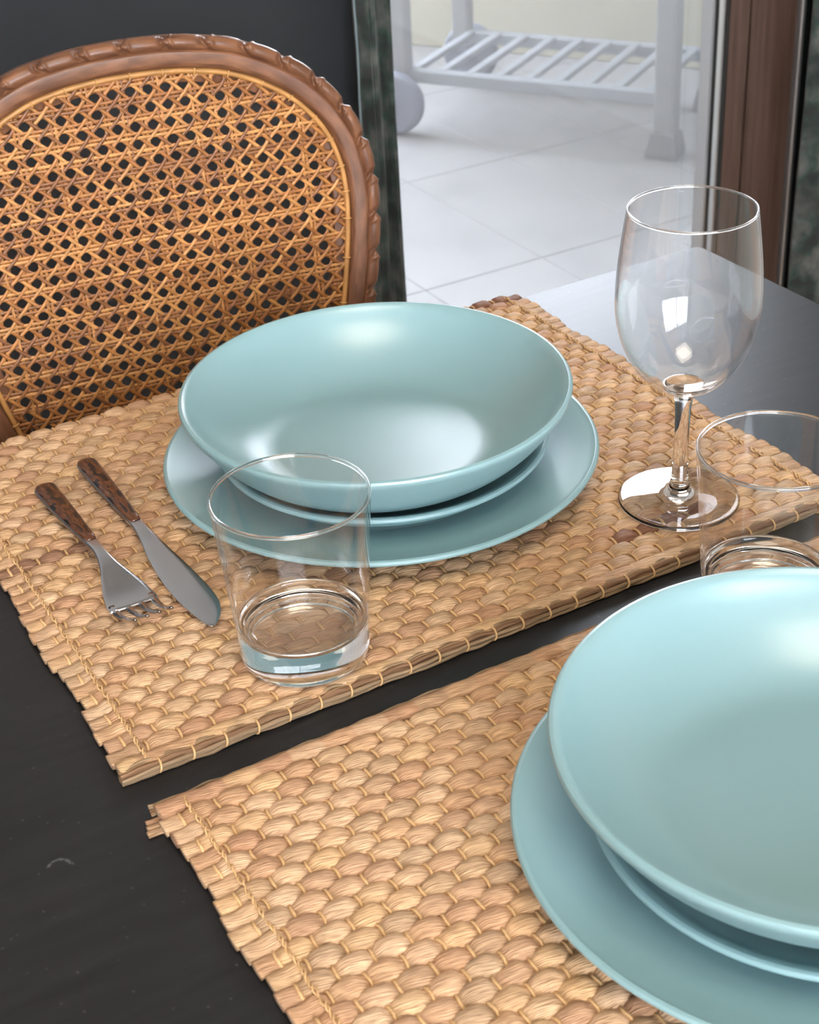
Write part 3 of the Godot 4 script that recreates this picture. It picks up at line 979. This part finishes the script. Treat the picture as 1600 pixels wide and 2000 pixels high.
func curtain_mesh(x0: float, x1: float, h: float, folds: float, amp: float, seed_: int) -> ArrayMesh:
	var f := noise(seed_, 1.0, 2)
	var P := PackedVector3Array()
	var nu := 60
	var nv := 90
	var ring := nv * 2
	for i in nu:
		var y := h * i / (nu - 1)
		for j in ring + 1:
			var jj := j % ring
			var front := jj < nv
			var t := float(jj) / (nv - 1) if front else 1.0 - float(jj - nv) / (nv - 1)
			var z := amp * sin(t * folds * TAU * 0.5 + 0.6 * f.get_noise_2d(t * 3.0, y * 0.8)) + 0.005 * f.get_noise_2d(t * 6.0 + 30.0, y * 1.6)
			P.append(Vector3(lerpf(x0, x1, t) + 0.002 * f.get_noise_1d(y * 3.0), y, z - (0.0 if front else 0.004)))
	return grid_mesh(P, nu, ring + 1, false, true, PackedVector2Array(), PackedColorArray(), true)

func hem_mesh(x: float, h: float) -> ArrayMesh:
	var f := noise(19, 1.0, 2)
	var path := PackedVector3Array()
	for i in 80:
		var y := h * i / 79.0
		path.append(Vector3(x + 0.003 * f.get_noise_1d(y * 4.0), y, 0.002 * f.get_noise_1d(y * 5.0)))
	return tube(path, 0.0013, 6)

# ------------------------------------------------------------------ terrace
func make_terrace() -> void:
	var base := structure("floor_terrace", boxes([[Vector3(-1.0, -0.12, -5.2), Vector3(4.4, -0.0012, BACK_Z - 0.14)]], 0.001), M.grout, "pale tiled terrace floor outside the glass door")
	var tx := 0.27
	var tz := 0.54
	var tile := bevel_box(Vector3(tx - 0.0028, 0.010, tz - 0.0028), 0.0006)
	for i in range(-2, 9):
		for j in range(-5, 1):
			var c := Vector3(1.23 + tx * (i + 0.5), -0.005, -1.885 + tz * (j + 0.5))
			var t := part("tile", tile, M.tile, base)
			t.position = c
	# cream parapet, standing obliquely behind the cart
	var L := Vector3(0.5592, 0, 0.8290)
	var Dp := Vector3(0.8290, 0, -0.5592)
	var turn := Basis(L, Vector3.UP, Vector3(-Dp.x, 0, -Dp.z))
	var wall := structure("wall_terrace", bevel_box(Vector3(5.2, 1.15, 0.12), 0.004, Vector3(0, 0.575, -0.06)), M.cream, "cream parapet wall behind the grey slatted cart")
	wall.transform = Transform3D(turn, Vector3(2.13, 0, -3.31) - L * 0.2)
	structure("wall_terrace_side", boxes([[Vector3(0.05, 0, -5.2), Vector3(0.20, 3.0, BACK_Z - 0.14)]], 0.002), M.cream, "cream side wall closing the terrace at the left")
	# canopy over the terrace
	structure("ceiling_terrace", boxes([[Vector3(-1.6, 3.00, -3.20), Vector3(4.4, 3.16, BACK_Z - 0.14)]], 0.002), M.cream, "cream canopy slab over the terrace")
	structure("wall_facade", boxes([[Vector3(-2.4, 2.75, BACK_Z - 0.14), Vector3(4.4, 3.4, BACK_Z)], [Vector3(2.3, 0, BACK_Z - 0.14), Vector3(4.4, 2.75, BACK_Z)]], 0.001), M.cream, "cream outer wall of the house around the terrace")
	# slatted cart
	var cart := thing("slatted_cart", Vector3(2.064, 0, -2.214), "grey slatted serving cart on wheels standing on the terrace", "cart")
	cart.basis = Basis(L, Vector3.UP, -Dp)     # x runs to the right along the cart, z towards the viewer
	var len_ := 0.668
	var dep := 0.36
	var sy := 0.135
	for fz in [0.0, -dep]:
		part("leg", boxes([[Vector3(-0.025, 0.05, fz - 0.022), Vector3(0.025, 0.86, fz + 0.022)]], 0.004), M.cart_leg, cart)
		part("leg", boxes([[Vector3(-len_ - 0.022, 0.11, fz - 0.022), Vector3(-len_ + 0.022, 0.86, fz + 0.022)]], 0.004), M.cart_leg, cart)
		var P := PackedVector3Array()
		var ringc := [Vector2(1, 1), Vector2(-1, 1), Vector2(-1, -1), Vector2(1, -1)]
		for q in [[0.0001, 0.056], [0.027, 0.056], [0.0285, 0.050], [0.037, 0.012], [0.037, 0.0], [0.0001, 0.0]]:
			for j in 5: P.append(Vector3(ringc[j % 4].x * q[0], q[1], fz + ringc[j % 4].y * q[0]))
		part("foot", faceted(P, 6, 5), M.cap, cart)
		# wheel
		var wp := [Vector2(0.0001, -0.022), Vector2(0.060, -0.022), Vector2(0.071, -0.019), Vector2(0.075, -0.010), Vector2(0.075, 0.010), Vector2(0.071, 0.019), Vector2(0.060, 0.022), Vector2(0.034, 0.016), Vector2(0.014, 0.016), Vector2(0.012, 0.024), Vector2(0.0001, 0.025)]
		var wheel := part("wheel", lathe(wp, 40), M.wheel, cart)
		wheel.transform = Transform3D(Basis(Vector3.RIGHT, PI / 2), Vector3(-len_, 0.075, fz + (0.046 if fz == 0.0 else -0.046)))
	part("rail", boxes([[Vector3(-len_ + 0.02, sy - 0.018, -0.018), Vector3(-0.022, sy + 0.012, 0.012)]], 0.003), M.cart, cart)
	part("rail", boxes([[Vector3(-len_ + 0.02, sy - 0.018, -dep - 0.012), Vector3(-0.022, sy + 0.012, -dep + 0.018)]], 0.003), M.cart, cart)
	for k in 9:
		var x := -0.045 - (len_ - 0.075) * k / 8.0
		part("slat", boxes([[Vector3(x - 0.011, sy + 0.0, -dep), Vector3(x + 0.011, sy + 0.014, 0.0)]], 0.002), M.cart, cart)
	part("tray", boxes([[Vector3(-len_ - 0.03, 0.80, -dep - 0.03), Vector3(0.03, 0.86, 0.03)]], 0.006), M.cart, cart)

func faceted(P: PackedVector3Array, nu: int, nv: int) -> ArrayMesh:
	var st := SurfaceTool.new()
	st.begin(Mesh.PRIMITIVE_TRIANGLES)
	st.set_smooth_group(-1)
	for i in nu - 1:
		for j in nv - 1:
			var a := P[i * nv + j]
			var b := P[i * nv + j + 1]
			var c := P[(i + 1) * nv + j + 1]
			var d := P[(i + 1) * nv + j]
			for p in [a, c, b, a, d, c]: st.add_vertex(p)
	st.generate_normals()
	return st.commit()

# ------------------------------------------------------------------ scene
func _ready() -> void:
	# camera
	var cam := Camera3D.new()
	cam.name = "camera"
	cam.position = Vector3(-0.1414, TT + 0.4858, 0.5507)
	cam.rotation_degrees = Vector3(-31.7716, -28.2438, -3.3169)
	cam.fov = 2.0 * rad_to_deg(atan(1000.0 / 3060.5))
	cam.near = 0.02
	var lens := CameraAttributesPhysical.new()
	lens.frustum_focal_length = 12.0 * 3060.5 / 1000.0
	lens.frustum_focus_distance = 0.86
	lens.exposure_aperture = 16.0
	lens.frustum_near = 0.02
	cam.attributes = lens
	cam.current = true
	add_child(cam)
	# overcast sky and exposure
	var env := Environment.new()
	var sky := Sky.new()
	var sm := ProceduralSkyMaterial.new()
	sm.sky_top_color = Color(0.88, 0.91, 0.96)
	sm.sky_horizon_color = Color(0.95, 0.965, 0.985)
	sm.ground_bottom_color = Color(0.45, 0.45, 0.45)
	sm.ground_horizon_color = Color(0.60, 0.60, 0.60)
	sm.sky_energy_multiplier = 3.6
	sm.ground_energy_multiplier = 1.0
	sky.sky_material = sm
	env.background_mode = Environment.BG_SKY
	env.sky = sky
	env.tonemap_mode = Environment.TONE_MAPPER_LINEAR
	env.tonemap_exposure = 1.2
	env.sdfgi_enabled = true
	env.ssao_enabled = true
	env.ssil_enabled = true
	var we := WorldEnvironment.new()
	we.name = "environment"
	we.environment = env
	add_child(we)
	# daylight entering by the wide window behind the camera
	var win := AreaLight3D.new()
	win.name = "window_daylight"
	win.area_size = Vector2(2.3, 1.3)
	win.position = Vector3(-0.65, 1.575, 2.58)
	win.light_color = Color(0.97, 0.98, 1.0)
	win.light_energy = 2.2
	win.shadow_enabled = true
	add_child(win)

	make_materials()
	make_room()
	make_terrace()
	make_table()
	make_chair()
	placemat("placemat", "woven straw placemat at the back edge of the table under the cutlery", 0.0, -0.3567, 0.4466, 11, true)
	placemat("placemat", "woven straw placemat nearest the camera with folded back hem", 0.0035, 0.0195, 0.4466, 12, false)
	var y := TT + MT
	var dp := part("dinner_plate", plate_mesh(0.13, 0.0195, 0.050), M.glaze, self)
	dp.position = Vector3(0.2334, y, -0.1783)
	tag(dp, "large turquoise dinner plate under the back bowl", "plate", "turquoise dinner plates")
	copy_of(dp, Vector3(0.2344, y, 0.1995), "large turquoise dinner plate under the front bowl")
	var sp := part("side_plate", plate_mesh(0.0985, 0.0197, 0.033), M.glaze, self)
	sp.position = Vector3(0.2355, y + 0.0062, -0.1780)
	tag(sp, "small turquoise side plate between back bowl and dinner plate", "plate", "turquoise side plates")
	copy_of(sp, Vector3(0.2349, y + 0.0062, 0.2015), "small turquoise side plate between front bowl and dinner plate")
	var bo := part("deep_bowl", bowl_mesh(), M.glaze, self)
	bo.position = Vector3(0.2315, y + 0.0128, -0.1768)
	tag(bo, "wide turquoise bowl topping the back plate stack near the chair", "bowl", "turquoise bowls")
	copy_of(bo, Vector3(0.2372, y + 0.0128, 0.1970), "wide turquoise bowl topping the front plate stack cut by the picture edge")
	tumbler(Vector3(0.1129, y, -0.0429), "clear thick based glass tumbler between the knife and the back plates")
	tumbler(Vector3(0.3301, y, 0.0551), "clear glass tumbler behind the front bowl at the right")
	wine_glass(Vector3(0.3583, y, -0.0514), "clear stemmed wine glass standing right of the back plates")
	make_fork()
	make_knife()
	# ceiling lamp
	var lamp := thing("ceiling_lamp", Vector3(-0.15, 2.6, 0.75), "round opal ceiling lamp above the table", "lamp")
	part("shade", lathe([Vector2(0.0001, -0.075), Vector2(0.45, -0.074), Vector2(0.54, -0.066), Vector2(0.57, -0.045), Vector2(0.57, -0.012), Vector2(0.0001, -0.012)], 40), M.lamp, lamp)
	part("mount", lathe([Vector2(0.0001, -0.014), Vector2(0.58, -0.014), Vector2(0.58, -0.001), Vector2(0.0001, -0.001)], 40), M.white_frame, lamp)
	var ll := AreaLight3D.new()
	ll.name = "lamp_light"
	ll.area_size = Vector2(0.80, 0.80)
	ll.position = Vector3(-0.15, 2.515, 0.75)
	ll.rotation_degrees = Vector3(-90, 0, 0)
	ll.light_color = Color(1.0, 0.95, 0.87)
	ll.light_energy = 1.5
	ll.shadow_enabled = true
	add_child(ll)
